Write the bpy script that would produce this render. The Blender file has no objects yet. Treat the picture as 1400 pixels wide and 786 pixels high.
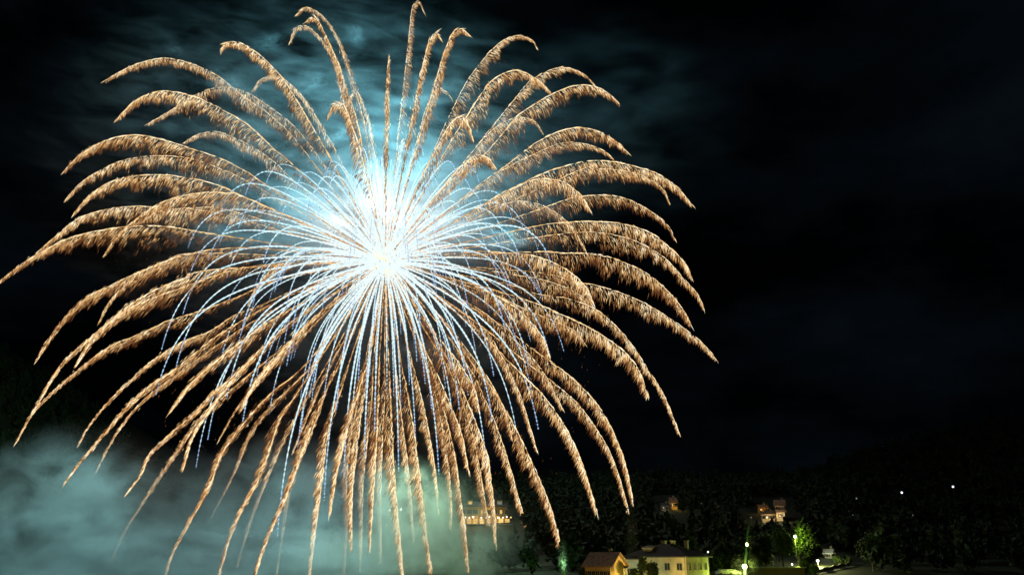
import bpy, math, random
import numpy as np
from mathutils import Vector, Matrix

random.seed(7)
rng = np.random.default_rng(11)
R = math.radians
scene = bpy.context.scene
C = scene.collection

# ------------------------------------------------------------------ camera
PITCH = R(18.5)
CAMZ = 12.0
FPX = 1089.0
cam_d = bpy.data.cameras.new('camera')
cam_d.lens = 28.0
cam_d.sensor_width = 36.0
cam_d.clip_end = 9000.0
cam = bpy.data.objects.new('camera', cam_d)
cam.location = (0, 0, CAMZ)
cam.rotation_euler = (math.pi / 2 + PITCH, 0, 0)
C.objects.link(cam)
scene.camera = cam

# ------------------------------------------------------------------ world: a night sky
world = bpy.data.worlds.new('World')
scene.world = world
world.use_nodes = True
wn, wl = world.node_tree.nodes, world.node_tree.links
bg = wn['Background']
tc = wn.new('ShaderNodeTexCoord')
mp = wn.new('ShaderNodeMapping'); mp.inputs['Scale'].default_value = (2.2, 2.2, 5.0)
ns = wn.new('ShaderNodeTexNoise'); ns.inputs['Scale'].default_value = 1.6
ns.inputs['Detail'].default_value = 5.0; ns.inputs['Roughness'].default_value = 0.55
rp = wn.new('ShaderNodeValToRGB')
rp.color_ramp.elements[0].position = 0.42; rp.color_ramp.elements[0].color = (0.0001, 0.0002, 0.0004, 1)
rp.color_ramp.elements[1].position = 0.78; rp.color_ramp.elements[1].color = (0.0022, 0.0042, 0.0062, 1)
wl.new(tc.outputs['Generated'], mp.inputs[0]); wl.new(mp.outputs[0], ns.inputs[0])
wl.new(ns.outputs[0], rp.inputs[0]); wl.new(rp.outputs[0], bg.inputs[0])
bg.inputs['Strength'].default_value = 1.0

scene.view_settings.view_transform = 'Standard'
scene.view_settings.look = 'None'
scene.view_settings.exposure = 0.0
scene.view_settings.gamma = 1.0
scene.view_settings.use_curve_mapping = False

cy = scene.cycles
cy.max_bounces = 3
cy.diffuse_bounces = 1
cy.glossy_bounces = 1
cy.transmission_bounces = 2
cy.transparent_max_bounces = 8
cy.volume_bounces = 0
cy.volume_step_rate = 1.0
cy.volume_max_steps = 96
cy.sample_clamp_indirect = 0.5
cy.sample_clamp_direct = 0.0
cy.use_denoising = True
try:
    cy.denoiser = 'OPENIMAGEDENOISE'
except Exception:
    pass

CENTRE_PX = (527.0, 357.0)
YB = 350.0                                  # distance of the burst


def ray(px, py):
    u = (px - 700.0) / FPX
    v = (393.0 - py) / FPX
    return np.array([u, math.cos(PITCH) - v * math.sin(PITCH), math.sin(PITCH) + v * math.cos(PITCH)])


def at(px, py, Y):
    d = ray(px, py)
    t = Y / d[1]
    return np.array([d[0] * t, Y, CAMZ + d[2] * t])


# ------------------------------------------------------------------ helpers
def tag(o, label=None, cat=None, group=None, kind=None):
    if label: o['label'] = label
    if cat: o['category'] = cat
    if group: o['group'] = group
    if kind: o['kind'] = kind
    return o


def empty(name, loc, rz=0.0):
    o = bpy.data.objects.new(name, None)
    o.location = tuple(float(a) for a in loc)
    o.rotation_euler = (0, 0, rz)
    o.empty_display_size = 1.0
    C.objects.link(o)
    return o


def mesh_np(name, V, F, mat, parent=None, attr=None, smooth=False, loc=None):
    """V (n,3) array, F (m,k) array of faces all of one size."""
    me = bpy.data.meshes.new(name)
    V = np.asarray(V, dtype=np.float32); F = np.asarray(F, dtype=np.int32)
    k = F.shape[1]
    me.vertices.add(len(V)); me.vertices.foreach_set('co', V.ravel())
    me.loops.add(F.size); me.loops.foreach_set('vertex_index', F.ravel())
    me.polygons.add(len(F))
    me.polygons.foreach_set('loop_start', np.arange(0, F.size, k, dtype=np.int32))
    me.polygons.foreach_set('loop_total', np.full(len(F), k, dtype=np.int32))
    if smooth:
        me.polygons.foreach_set('use_smooth', np.ones(len(F), dtype=bool))
    if attr is not None:
        a = me.attributes.new('burn', 'FLOAT', 'POINT')
        a.data.foreach_set('value', np.asarray(attr, dtype=np.float32))
    me.update(calc_edges=True)
    me.materials.append(mat)
    o = bpy.data.objects.new(name, me)
    if loc is not None: o.location = tuple(float(a) for a in loc)
    C.objects.link(o)
    if parent is not None: o.parent = parent
    return o


class MB:
    """collects boxes, prisms and tubes, then links them as ONE mesh object"""
    def __init__(s): s.v = []; s.f = []
    def add(s, vs, fs):
        b = len(s.v); s.v += [tuple(float(c) for c in p) for p in vs]; s.f += [tuple(i + b for i in f) for f in fs]
        return s
    def box(s, x0, x1, y0, y1, z0, z1):
        return s.add([(x0, y0, z0), (x1, y0, z0), (x1, y1, z0), (x0, y1, z0), (x0, y0, z1), (x1, y0, z1), (x1, y1, z1), (x0, y1, z1)],
                     [(0, 3, 2, 1), (4, 5, 6, 7), (0, 1, 5, 4), (1, 2, 6, 5), (2, 3, 7, 6), (3, 0, 4, 7)])
    def tube(s, p, q, r0, r1=None, n=8):
        p = Vector(p); q = Vector(q); r1 = r0 if r1 is None else r1
        d = (q - p).normalized(); a = d.orthogonal().normalized(); b = d.cross(a)
        vs = []
        for c, r in ((p, r0), (q, r1)):
            for i in range(n):
                t = 2 * math.pi * i / n
                vs.append(c + (a * math.cos(t) + b * math.sin(t)) * r)
        fs = [(i, (i + 1) % n, n + (i + 1) % n, n + i) for i in range(n)]
        fs += [tuple(range(n - 1, -1, -1)), tuple(range(n, 2 * n))]
        return s.add(vs, fs)
    def ball(s, c, r, nu=10, nv=6, sz=1.0):
        vs = [(c[0], c[1], c[2] - r * sz)]
        for j in range(1, nv):
            ph = -math.pi / 2 + math.pi * j / nv
            for i in range(nu):
                t = 2 * math.pi * i / nu
                vs.append((c[0] + r * math.cos(ph) * math.cos(t), c[1] + r * math.cos(ph) * math.sin(t), c[2] + r * sz * math.sin(ph)))
        vs.append((c[0], c[1], c[2] + r * sz))
        fs = [(0, 1 + (i + 1) % nu, 1 + i) for i in range(nu)]
        for j in range(nv - 2):
            for i in range(nu):
                a = 1 + j * nu + i; b = 1 + j * nu + (i + 1) % nu
                fs.append((a, b, b + nu, a + nu))
        L = len(vs) - 1; o = 1 + (nv - 2) * nu
        fs += [(o + i, o + (i + 1) % nu, L) for i in range(nu)]
        return s.add(vs, fs)
    def build(s, name, mat, parent=None, smooth=False):
        me = bpy.data.meshes.new(name); me.from_pydata(s.v, [], s.f); me.update()
        if smooth:
            for p in me.polygons: p.use_smooth = True
        me.materials.append(mat)
        o = bpy.data.objects.new(name, me); C.objects.link(o)
        if parent is not None: o.parent = parent
        return o


# ------------------------------------------------------------------ materials
def new_mat(name):
    m = bpy.data.materials.new(name); m.use_nodes = True
    nt = m.node_tree; nt.nodes.clear()
    out = nt.nodes.new('ShaderNodeOutputMaterial')
    return m, nt, out


def surf(name, col, rough=0.8, var=0.25, scale=1.2, col2=None, bump=0.0):
    m, nt, out = new_mat(name)
    p = nt.nodes.new('ShaderNodeBsdfPrincipled'); p.inputs['Roughness'].default_value = rough
    t = nt.nodes.new('ShaderNodeTexCoord'); n = nt.nodes.new('ShaderNodeTexNoise')
    n.inputs['Scale'].default_value = scale; n.inputs['Detail'].default_value = 6
    r = nt.nodes.new('ShaderNodeValToRGB')
    c2 = col2 or tuple(c * (1 - var) for c in col)
    r.color_ramp.elements[0].position = 0.35; r.color_ramp.elements[0].color = (*c2, 1)
    r.color_ramp.elements[1].position = 0.65; r.color_ramp.elements[1].color = (*col, 1)
    nt.links.new(t.outputs['Object'], n.inputs[0]); nt.links.new(n.outputs[0], r.inputs[0])
    nt.links.new(r.outputs[0], p.inputs['Base Color'])
    if bump:
        b = nt.nodes.new('ShaderNodeBump'); b.inputs['Strength'].default_value = bump
        nt.links.new(n.outputs[0], b.inputs['Height']); nt.links.new(b.outputs[0], p.inputs['Normal'])
    nt.links.new(p.outputs[0], out.inputs[0])
    return m


def glow(name, col, strength):
    m, nt, out = new_mat(name)
    e = nt.nodes.new('ShaderNodeEmission'); e.inputs[0].default_value = (*col, 1); e.inputs[1].default_value = strength
    nt.links.new(e.outputs[0], out.inputs[0])
    m.cycles.emission_sampling = 'NONE'
    return m


def spark_mat(name, stops, strength):
    """burning particles: the heat of each one sets the colour it gives off"""
    m, nt, out = new_mat(name)
    a = nt.nodes.new('ShaderNodeAttribute'); a.attribute_name = 'burn'
    r = nt.nodes.new('ShaderNodeValToRGB')
    el = r.color_ramp.elements
    el[0].position, el[0].color = stops[0][0], (*stops[0][1], 1)
    el[1].position, el[1].color = stops[-1][0], (*stops[-1][1], 1)
    for s_, c_ in stops[1:-1]:
        e_ = el.new(s_); e_.color = (*c_, 1)
    e = nt.nodes.new('ShaderNodeEmission'); e.inputs[1].default_value = strength
    nt.links.new(a.outputs['Fac'], r.inputs[0]); nt.links.new(r.outputs[0], e.inputs[0]); nt.links.new(e.outputs[0], out.inputs[0])
    m.cycles.emission_sampling = 'NONE'
    return m


GOLD = spark_mat('burning_gold_sparks', [(0.0, (0.030, 0.012, 0.006)), (0.25, (0.20, 0.075, 0.024)),
                                         (0.45, (0.76, 0.43, 0.16)), (0.68, (1.0, 0.77, 0.42)), (1.0, (1.0, 0.97, 0.82))], 1.3)
WHITE = spark_mat('burning_white_stars', [(0.0, (0.14, 0.18, 0.42)), (0.35, (0.36, 0.54, 0.85)),
                                          (0.70, (0.64, 0.88, 0.96)), (1.0, (0.88, 1.0, 1.0))], 1.0)
GREEN = spark_mat('burning_green_stars', [(0.0, (0.003, 0.012, 0.002)), (0.35, (0.03, 0.10, 0.01)), (0.65, (0.30, 0.60, 0.07)), (1.0, (0.85, 1.0, 0.40))], 1.0)


def smoke_mat(name, density, scale, lo, hi, stretch=(1, 1, 1), color=(0.8, 0.8, 0.8), edge=0.35, distort=0.6, seed=0.0, detail=3.0, step=1.0, aniso=0.0):
    m, nt, out = new_mat(name)
    N, L = nt.nodes, nt.links
    tc_ = N.new('ShaderNodeTexCoord')
    ln = N.new('ShaderNodeVectorMath'); ln.operation = 'LENGTH'; L.new(tc_.outputs['Object'], ln.inputs[0])
    mp_ = N.new('ShaderNodeMapping'); mp_.inputs['Scale'].default_value = stretch; mp_.inputs['Location'].default_value = (seed, seed * 0.7, -seed)
    L.new(tc_.outputs['Object'], mp_.inputs[0])
    nz = N.new('ShaderNodeTexNoise'); nz.inputs['Scale'].default_value = scale; nz.inputs['Detail'].default_value = detail
    nz.inputs['Roughness'].default_value = 0.55; nz.inputs['Distortion'].default_value = distort
    L.new(mp_.outputs[0], nz.inputs[0])
    r1 = N.new('ShaderNodeMapRange'); r1.interpolation_type = 'SMOOTHSTEP'
    r1.inputs['From Min'].default_value = lo; r1.inputs['From Max'].default_value = hi
    L.new(nz.outputs[0], r1.inputs['Value'])
    r2 = N.new('ShaderNodeMapRange'); r2.interpolation_type = 'SMOOTHSTEP'
    r2.inputs['From Min'].default_value = 1.0; r2.inputs['From Max'].default_value = edge
    L.new(ln.outputs['Value'], r2.inputs['Value'])
    a = N.new('ShaderNodeMath'); a.operation = 'MULTIPLY'; L.new(r1.outputs[0], a.inputs[0]); L.new(r2.outputs[0], a.inputs[1])
    b = N.new('ShaderNodeMath'); b.operation = 'MULTIPLY'; L.new(a.outputs[0], b.inputs[0]); b.inputs[1].default_value = density
    v = N.new('ShaderNodeVolumePrincipled'); v.inputs['Color'].default_value = (*color, 1); v.inputs['Anisotropy'].default_value = aniso
    L.new(b.outputs[0], v.inputs['Density'])
    L.new(v.outputs[0], out.inputs['Volume'])
    m.cycles.volume_step_rate = step
    m.cycles.volume_sampling = 'MULTIPLE_IMPORTANCE'
    return m


M = dict(
    earth=surf('meadow_earth', (0.032, 0.042, 0.02), 0.95, scale=0.08, col2=(0.018, 0.027, 0.012)),
    leaf=surf('leaf_green', (0.075, 0.12, 0.03), 0.75, scale=0.6, col2=(0.03, 0.06, 0.015)),
    dark_leaf=surf('spruce_green', (0.022, 0.045, 0.014), 0.9, scale=0.4, col2=(0.012, 0.026, 0.008)),
    bark=surf('bark', (0.10, 0.07, 0.045), 0.9, scale=3),
    cream=surf('cream_plaster', (0.62, 0.52, 0.34), 0.85, var=0.3, scale=0.5),
    ochre=surf('ochre_plaster', (0.62, 0.40, 0.14), 0.85, var=0.25, scale=0.6),
    pale=surf('pale_plaster', (0.50, 0.48, 0.40), 0.85, var=0.25, scale=0.6),
    tile=surf('brown_roof_tiles', (0.40, 0.24, 0.14), 0.8, var=0.6, scale=1.6, bump=0.4),
    slate=surf('dark_roof', (0.09, 0.08, 0.08), 0.8, var=0.5, scale=1.5, bump=0.3),
    glass=surf('dark_window_glass', (0.02, 0.025, 0.03), 0.12, var=0.3),
    frame=surf('window_frame', (0.35, 0.33, 0.28), 0.6),
    wood=surf('dark_wood', (0.09, 0.055, 0.03), 0.7, scale=2),
    metal=surf('grey_metal', (0.2, 0.2, 0.2), 0.45),
    white_paint=surf('white_paint', (0.7, 0.7, 0.68), 0.4, var=0.1),
    asphalt=surf('asphalt', (0.06, 0.06, 0.055), 0.9, scale=0.7),
    stone=surf('stone_wall', (0.34, 0.33, 0.24), 0.9, var=0.5, scale=1.2, bump=0.4),
    rubber=surf('tyre_rubber', (0.02, 0.02, 0.02), 0.8),
    lit_warm=glow('lit_window', (1.0, 0.62, 0.18), 0.9),
    lamp_white=glow('lamp_white', (1.0, 0.98, 0.85), 4.0),
    lamp_blue=glow('lamp_blue_white', (0.75, 0.82, 1.0), 2.2),
    lamp_dim=glow('lamp_dim', (0.55, 0.62, 0.52), 0.35),
    lamp_red=glow('lamp_dim_red', (0.5, 0.18, 0.10), 0.25),
    lamp_amber=glow('lamp_amber', (1.0, 0.66, 0.22), 1.3),
    lamp_green=glow('lamp_green_white', (0.85, 1.0, 0.35), 6.0),
)

# ------------------------------------------------------------------ terrain
RIDGE_PX = [-500, -150, 0, 100, 200, 300, 450, 600, 700, 850, 1000, 1100, 1200, 1300, 1400, 1800]
RIDGE_PY = [430, 455, 490, 548, 640, 690, 712, 690, 680, 676, 680, 664, 630, 604, 592, 570]
RID = np.array([at(a, b, 800.0) for a, b in zip(RIDGE_PX, RIDGE_PY)])


def sm(t):
    t = np.clip(t, 0, 1)
    return t * t * (3 - 2 * t)


def ground_z(x, y):
    x = np.asarray(x, float); y = np.asarray(y, float)
    zr = np.interp(x, RID[:, 0], RID[:, 2])
    zr = 0.5 * zr + 0.25 * np.interp(x - 25, RID[:, 0], RID[:, 2]) + 0.25 * np.interp(x + 25, RID[:, 0], RID[:, 2])
    k = 0.5 * sm((y - 190) / 330.0) + 0.5 * sm((y - 300) / 500.0) - 0.7 * sm((y - 850) / 900.0)
    k = k * (1 - (1 - sm((x + 75) / 45.0)) * (1 - sm((y - 370) / 130.0)))
    n = np.sin(x * 0.031 + y * 0.017) * np.cos(y * 0.043 - x * 0.012)
    fade = sm((3000 - np.abs(x)) / 2000.0)
    return zr * k * fade + n * 2.2 * sm((y - 260) / 120.0) * fade


def hit(px, py, y0=205.0, y1=800.0):
    d = ray(px, py)
    for Y in np.arange(y0, y1, 0.5):
        t = Y / d[1]
        x = d[0] * t; z = CAMZ + d[2] * t
        if ground_z(x, Y) >= z:
            return np.array([x, Y, float(ground_z(x, Y))])
    t = y1 / d[1]
    return np.array([d[0] * t, y1, float(ground_z(d[0] * t, y1))])


def proj(P):
    P = np.asarray(P, float) - np.array([0, 0, CAMZ])
    f = P[..., 1] * math.cos(PITCH) + P[..., 2] * math.sin(PITCH)
    u = P[..., 0] / f
    v = (-P[..., 1] * math.sin(PITCH) + P[..., 2] * math.cos(PITCH)) / f
    return 700 + u * FPX, 393 - v * FPX


gx = np.concatenate([np.linspace(-5000, -900, 12), np.linspace(-840, 900, 150), np.linspace(960, 5000, 12)])
gy = np.concatenate([np.linspace(-1500, 100, 10), np.linspace(130, 1000, 120), np.linspace(1060, 6000, 16)])
GX, GY = np.meshgrid(gx, gy)
V = np.stack([GX, GY, ground_z(GX, GY)], -1).reshape(-1, 3)
nx = len(gx)
idx = np.arange(len(V)).reshape(len(gy), nx)
F = np.stack([idx[:-1, :-1], idx[:-1, 1:], idx[1:, 1:], idx[1:, :-1]], -1).reshape(-1, 4)
g = mesh_np('ground', V, F, M['earth'], smooth=True)
tag(g, 'dark valley ground rising into black hillsides', kind='structure')

# ------------------------------------------------------------------ forest on the slopes (one mass), kept clear of houses and lamps
CLEAR = [(625, 702, 680, 724, 330, 402), (902, 926, 680, 697, 300, 800), (1034, 1078, 680, 706, 250, 800),
         (1070, 1100, 720, 745, 200, 262), (1035, 1172, 764, 792, 200, 330)]


def leaf_cloud(n, rx, ry, rz, size, cz=0.0, clumps=9, seed=1, conic=0.0):
    """small leaf faces gathered in clumps through a crown's volume"""
    g_ = np.random.default_rng(seed)
    cc = g_.normal(size=(clumps, 3)); cc /= np.linalg.norm(cc, axis=1)[:, None]
    cc *= g_.uniform(0.25, 0.85, (clumps, 1))
    k = g_.integers(0, clumps, n)
    P = cc[k] + g_.normal(size=(n, 3)) * 0.2
    h = (P[:, 2:3] + 1) / 2
    P[:, :2] *= 1 - conic * np.clip(h, 0, 1)
    P *= np.array([rx, ry, rz]); P[:, 2] += cz
    a = g_.normal(size=(n, 3)); a /= np.linalg.norm(a, axis=1)[:, None]
    b = np.cross(a, g_.normal(size=(n, 3))); b /= np.linalg.norm(b, axis=1)[:, None] + 1e-9
    s = size * g_.uniform(0.6, 1.3, (n, 1))
    V_ = np.stack([P - a * s, P - b * s * 0.45, P + a * s, P + b * s * 0.45], 1).reshape(-1, 3)
    F_ = np.arange(4 * n).reshape(n, 4)
    return V_, F_


templ = [leaf_cloud(80, 3.0, 3.0, 5.2, 1.25, 5.5, 7, s, 0.75) for s in (1, 2, 3)] + [leaf_cloud(90, 3.9, 3.9, 4.0, 1.25, 5.0, 8, s, 0.1) for s in (4, 5, 6)]
fv, ff, off = [], [], 0
cnt = 0
while cnt < 5200:
    Y = 235 + 580 * rng.random() ** 0.8
    px = rng.uniform(-150, 1520)
    if px < 655 and Y < 410: continue
    if px < 720 and Y < 285: continue
    x = (px - 700) / FPX * Y * 1.05
    z = float(ground_z(x, Y))
    if z < 8 and Y < 265: continue
    tv, tf = templ[rng.integers(0, 6)]
    s = rng.uniform(0.7, 1.35) * (1 + 0.5 * float(sm((Y - 450) / 300)))
    qx, qb = proj((x, Y, z)); _, qt = proj((x, Y, z + 10.5 * s))
    w = 4 * s / Y * FPX
    bad = False
    for (a, b, c, d, y0, y1) in CLEAR:
        if qx > a - w and qx < b + w and qt < d - 2 and qb > c and Y < y1: bad = True
    if bad: continue
    ang = rng.uniform(0, 6.28); ca, sa = math.cos(ang), math.sin(ang)
    v = tv * s
    v = np.stack([v[:, 0] * ca - v[:, 1] * sa, v[:, 0] * sa + v[:, 1] * ca, v[:, 2]], 1) + np.array([x, Y, z])
    fv.append(v); ff.append(tf + off); off += len(v); cnt += 1
fo = mesh_np('forest', np.concatenate(fv), np.concatenate(ff), M['dark_leaf'])
tag(fo, 'dark wooded slopes covering the hills behind the village', kind='stuff')

# ------------------------------------------------------------------ lamps and lights
def point_light(parent, loc, col, energy, size=0.3, name='lamp_light'):
    l = bpy.data.lights.new(name, 'POINT'); l.color = col; l.energy = energy; l.shadow_soft_size = size
    o = bpy.data.objects.new(name, l); C.objects.link(o); o.parent = parent; o.location = loc
    return o


def street_lamp(px, py, Y, label, mat, r=0.4, h=None, light=None, col=(1, 0.8, 0.4), group='lamps scattered over the village and hillside', cat='lamp', forward=True):
    """a globe on a curved pole whose globe stands at the given sight line"""
    if Y is None:
        b = hit(px, py + 9, 250)
        Y = b[1]
    p = at(px, py, Y)
    gz = float(ground_z(p[0], Y))
    if p[2] - gz < 3.0: gz = p[2] - 3.0
    root = empty('street_lamp', (p[0], p[1], gz))
    tag(root, label, cat, group)
    H = p[2] - gz
    MB().tube((0, 0.25, 0), (0, 0.25, H * 0.96), 0.11, 0.07, 8).tube((0, 0.25, H * 0.96), (0, 0.0, H + r * 0.6), 0.06, 0.05, 6).box(-0.22, 0.22, 0.03, 0.47, -0.3, 0.25).build('pole', M['metal'], root)
    MB().ball((0, 0, H), r, 10, 7).build('lamp_globe', mat, root, smooth=True)
    MB().tube((0, 0, H + r * 0.9), (0, 0, H + r * 1.25), r * 0.9, r * 0.3, 10).build('lamp_cap', M['metal'], root)
    if light:
        point_light(root, (0, -r - 0.4, H - 0.2), col, light, 0.3)
    return root


street_lamp(1303, 665, 430, 'bright bluish lamp highest and farthest right on the hill', M['lamp_blue'], 0.53)
street_lamp(1233, 673, 430, 'bright bluish lamp left of and below the highest hill lamp', M['lamp_blue'], 0.53)
street_lamp(1249, 704, 390, 'pale lamp alone below the two bluish hill lamps', M['lamp_dim'], 0.46)
street_lamp(1171, 681, 430, 'small bluish lamp topmost above a cluster of three faint lamps', M['lamp_dim'], 0.40)
street_lamp(1160, 699, 400, 'faint lamp at the left end of the hillside cluster of three', M['lamp_dim'], 0.31)
street_lamp(1166, 704, 395, 'faint lamp lowest in the hillside cluster of three', M['lamp_dim'], 0.28)
street_lamp(1175, 700, 400, 'faint lamp at the right end of the hillside cluster of three', M['lamp_dim'], 0.25)
street_lamp(1141, 705, 395, 'very faint lamp left of the hillside cluster of three', M['lamp_dim'], 0.25)
street_lamp(1300, 780, 300, 'pale lamp low at the bottom right of the dark valley', M['lamp_dim'], 0.31)
street_lamp(1181, 782, 290, 'pale lamp low just right of the lit hedge', M['lamp_dim'], 0.31)
street_lamp(1012, 719, 380, 'dim reddish lamp on the slope above the tall green flare', M['lamp_red'], 0.50)
street_lamp(1027, 707, 380, 'dim whitish lamp just left of the warm lit houses', M['lamp_dim'], 0.28)
street_lamp(982, 692, 430, 'dim amber lamp alone on the dark ridge', M['lamp_red'], 0.56)
street_lamp(959, 688, 430, 'tiny grey lamp on the dark ridge near the amber one', M['lamp_dim'], 0.25)
street_lamp(1055, 750, 270, 'small pale lamp in the trees above the long dark shed', M['lamp_dim'], 0.34)
street_lamp(1108, 754, 270, 'small white lamp above the young green tree', M['lamp_dim'], 0.31)
street_lamp(1083, 771, 236, 'small white lamp on the roof edge of the dark shed', M['lamp_white'], 0.24)
street_lamp(1118, 766, None, 'bright yellowish lamp beside the lane', M['lamp_white'], 0.50, light=11000, col=(0.95, 0.95, 0.35))
street_lamp(1087, 733, 262, 'brilliant lamp shining inside the vivid green tree', M['lamp_white'], 0.46, light=6000, col=(0.75, 1.0, 0.12))
street_lamp(1018, 774, 215, 'brightest lamp at the foot of the tall green flare', M['lamp_green'], 0.65, light=9000, col=(0.72, 1.0, 0.15))
street_lamp(968, 754, 204, 'small white lamp above the right end of the large roof', M['lamp_white'], 0.19)
street_lamp(548, 696, 440, 'white lamp in the smoke right of its twin', M['lamp_white'], 0.59)
street_lamp(533, 697, 440, 'white lamp in the smoke left of its twin', M['lamp_white'], 0.59)
street_lamp(528, 717, 430, 'amber lamp low in the smoke under the two white ones', M['lamp_amber'], 0.56)
street_lamp(543, 751, 330, 'faint small lamp deep in the smoke near the bottom', M['lamp_dim'], 0.31)
# lamps in the street before the houses, mostly below the edge of the picture
street_lamp(822, 791, 165, 'amber street lamp before the small ochre house', M['lamp_amber'], 0.19, light=5200, col=(1.0, 0.70, 0.24))
street_lamp(918, 799, 186, 'yellow street lamp before the large cream building', M['lamp_amber'], 0.19, light=10000, col=(1.0, 0.78, 0.24))
street_lamp(985, 800, 205, 'greenish street lamp beside the large building', M['lamp_green'], 0.19, light=2400, col=(0.6, 0.9, 0.12))
street_lamp(870, 793, 199.5, 'turquoise stage lamp between the two houses', M['lamp_blue'], 0.19, light=450, col=(0.04, 0.75, 0.75))
street_lamp(853, 797, 186.5, 'green street lamp beside the low annex', M['lamp_green'], 0.19, light=300, col=(0.8, 0.95, 0.25))


# ------------------------------------------------------------------ buildings
def window(root, x, y, z, w, h, axis='y', out=-1, lit=None, shutters=True):
    """frame (4 bars + mullion) with a pane behind it, on a wall face whose normal is out along axis"""
    f = MB(); t = 0.12
    def bx(u0, u1, v0, v1, d0, d1):
        if axis == 'y': f.box(x + u0, x + u1, min(y + out * d0, y + out * d1), max(y + out * d0, y + out * d1), z + v0, z + v1)
        else: f.box(min(x + out * d0, x + out * d1), max(x + out * d0, x + out * d1), y + u0, y + u1, z + v0, z + v1)
    bx(-w / 2 - t, -w / 2, -t, h + t, 0.0, 0.10); bx(w / 2, w / 2 + t, -t, h + t, 0.0, 0.10)
    bx(-w / 2, w / 2, -t, 0, 0.0, 0.14); bx(-w / 2, w / 2, h, h + t, 0.0, 0.10); bx(-0.04, 0.04, 0, h, 0.02, 0.07)
    fo_ = f.build('window', M['frame'], root)
    f = MB(); bx(-w / 2, w / 2, 0, h, 0.004, 0.03)
    f.build('pane', lit or M['glass'], fo_)
    if not shutters: return fo_
    f = MB(); bx(-w / 2 - 0.62, -w / 2 - t - 0.01, -0.05, h + 0.05, 0.0, 0.06); f.build('shutter', M['wood'], fo_)
    f = MB(); bx(w / 2 + t + 0.01, w / 2 + 0.62, -0.05, h + 0.05, 0.0, 0.06); f.build('shutter', M['wood'], fo_)
    return fo_


def hip_roof(L, W, z, rise, over=0.9, th=0.25, hip=1.0):
    b = MB(); a, c = L / 2 + over, W / 2 + over
    r = max(a - c * hip, 0.2) if L >= W else 0.2
    vs = [(-a, -c, z), (a, -c, z), (a, c, z), (-a, c, z), (-a, -c, z + th), (a, -c, z + th), (a, c, z + th), (-a, c, z + th), (-r, 0, z + rise), (r, 0, z + rise)]
    fs = [(0, 3, 2, 1), (0, 1, 5, 4), (1, 2, 6, 5), (2, 3, 7, 6), (3, 0, 4, 7), (4, 5, 9, 8), (5, 6, 9), (6, 7, 8, 9), (7, 4, 8)]
    return b.add(vs, fs)


def gable_roof(L, W, z, rise, over=0.7, th=0.22):
    """ridge along local x"""
    a, c = L / 2 + over, W / 2 + over; k = rise / (W / 2) * over
    vs = []
    for x in (-a, a):
        vs += [(x, -c, z - k), (x, 0, z + rise), (x, c, z - k), (x, c, z - k + th), (x, 0, z + rise + th), (x, -c, z - k + th)]
    fs = [(0, 1, 4, 5), (1, 2, 3, 4), (11, 10, 7, 6), (10, 9, 8, 7)]
    fs += [(i, i + 6, (i + 1) % 6 + 6, (i + 1) % 6) for i in range(6)]
    return MB().add(vs, [tuple(reversed(f)) for f in fs])


# large cream building
L_, W_ = 16.0, 12.0; th_ = R(-38)
cnr = at(938, 770, 196.0)
ctr = np.array([cnr[0] - (L_ / 2) * math.cos(th_) - (W_ / 2) * math.sin(th_) * 1.0, 196.0 - (L_ / 2) * math.sin(th_) + (W_ / 2) * math.cos(th_), 0])
b1 = empty('apartment_house', (ctr[0], ctr[1], 0), th_)
tag(b1, 'large cream three storey building with a hipped dark roof', 'building')
MB().box(-L_ / 2, L_ / 2, -W_ / 2, W_ / 2, -0.5, 11.3).build('wall', M['cream'], b1)
rf = hip_roof(L_, W_, 11.3, 3.1).build('roof', M['slate'], b1)
for (x, y, w) in ((-1.0, 0.8, 0.5), (2.4, -1.0, 0.45), (5.2, 0.6, 0.4)):
    MB().box(x - w, x + w, y - w, y + w, 12.2, 15.0).box(x - w - 0.12, x + w + 0.12, y - w - 0.12, y + w + 0.12, 15.0, 15.2).build('chimney', M['pale'], rf)
MB().box(-4.2, -1.8, -4.2, -2.2, 12.0, 13.4).add([(-4.4, -4.5, 13.35), (-1.6, -4.5, 13.35), (-1.6, -1.9, 13.9), (-4.4, -1.9, 13.9), (-4.4, -4.5, 13.5), (-1.6, -4.5, 13.5), (-1.6, -1.9, 14.05), (-4.4, -1.9, 14.05)], [(0, 3, 2, 1), (4, 5, 6, 7), (0, 1, 5, 4), (1, 2, 6, 5), (2, 3, 7, 6), (3, 0, 4, 7)]).build('dormer', M['pale'], rf)
for i in range(5):
    for z in (2.2, 5.3, 8.5):
        window(b1, -6.3 + 3.15 * i, -W_ / 2, z, 1.3, 1.5, shutters=False)
for i in range(4):
    for z in (2.2, 5.3, 8.5):
        window(b1, L_ / 2, -4.3 + 2.9 * i, z, 1.25, 1.5, axis='x', out=1, shutters=False)
MB().box(-L_ / 2 - 0.06, L_ / 2 + 0.06, -W_ / 2 - 0.1, -W_ / 2, 4.25, 4.5).build('string_course', M['pale'], b1)
MB().tube((L_ / 2 - 0.3, -W_ / 2 - 0.12, 0), (L_ / 2 - 0.3, -W_ / 2 - 0.12, 11.2), 0.07).build('downpipe', M['metal'], b1)

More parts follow.
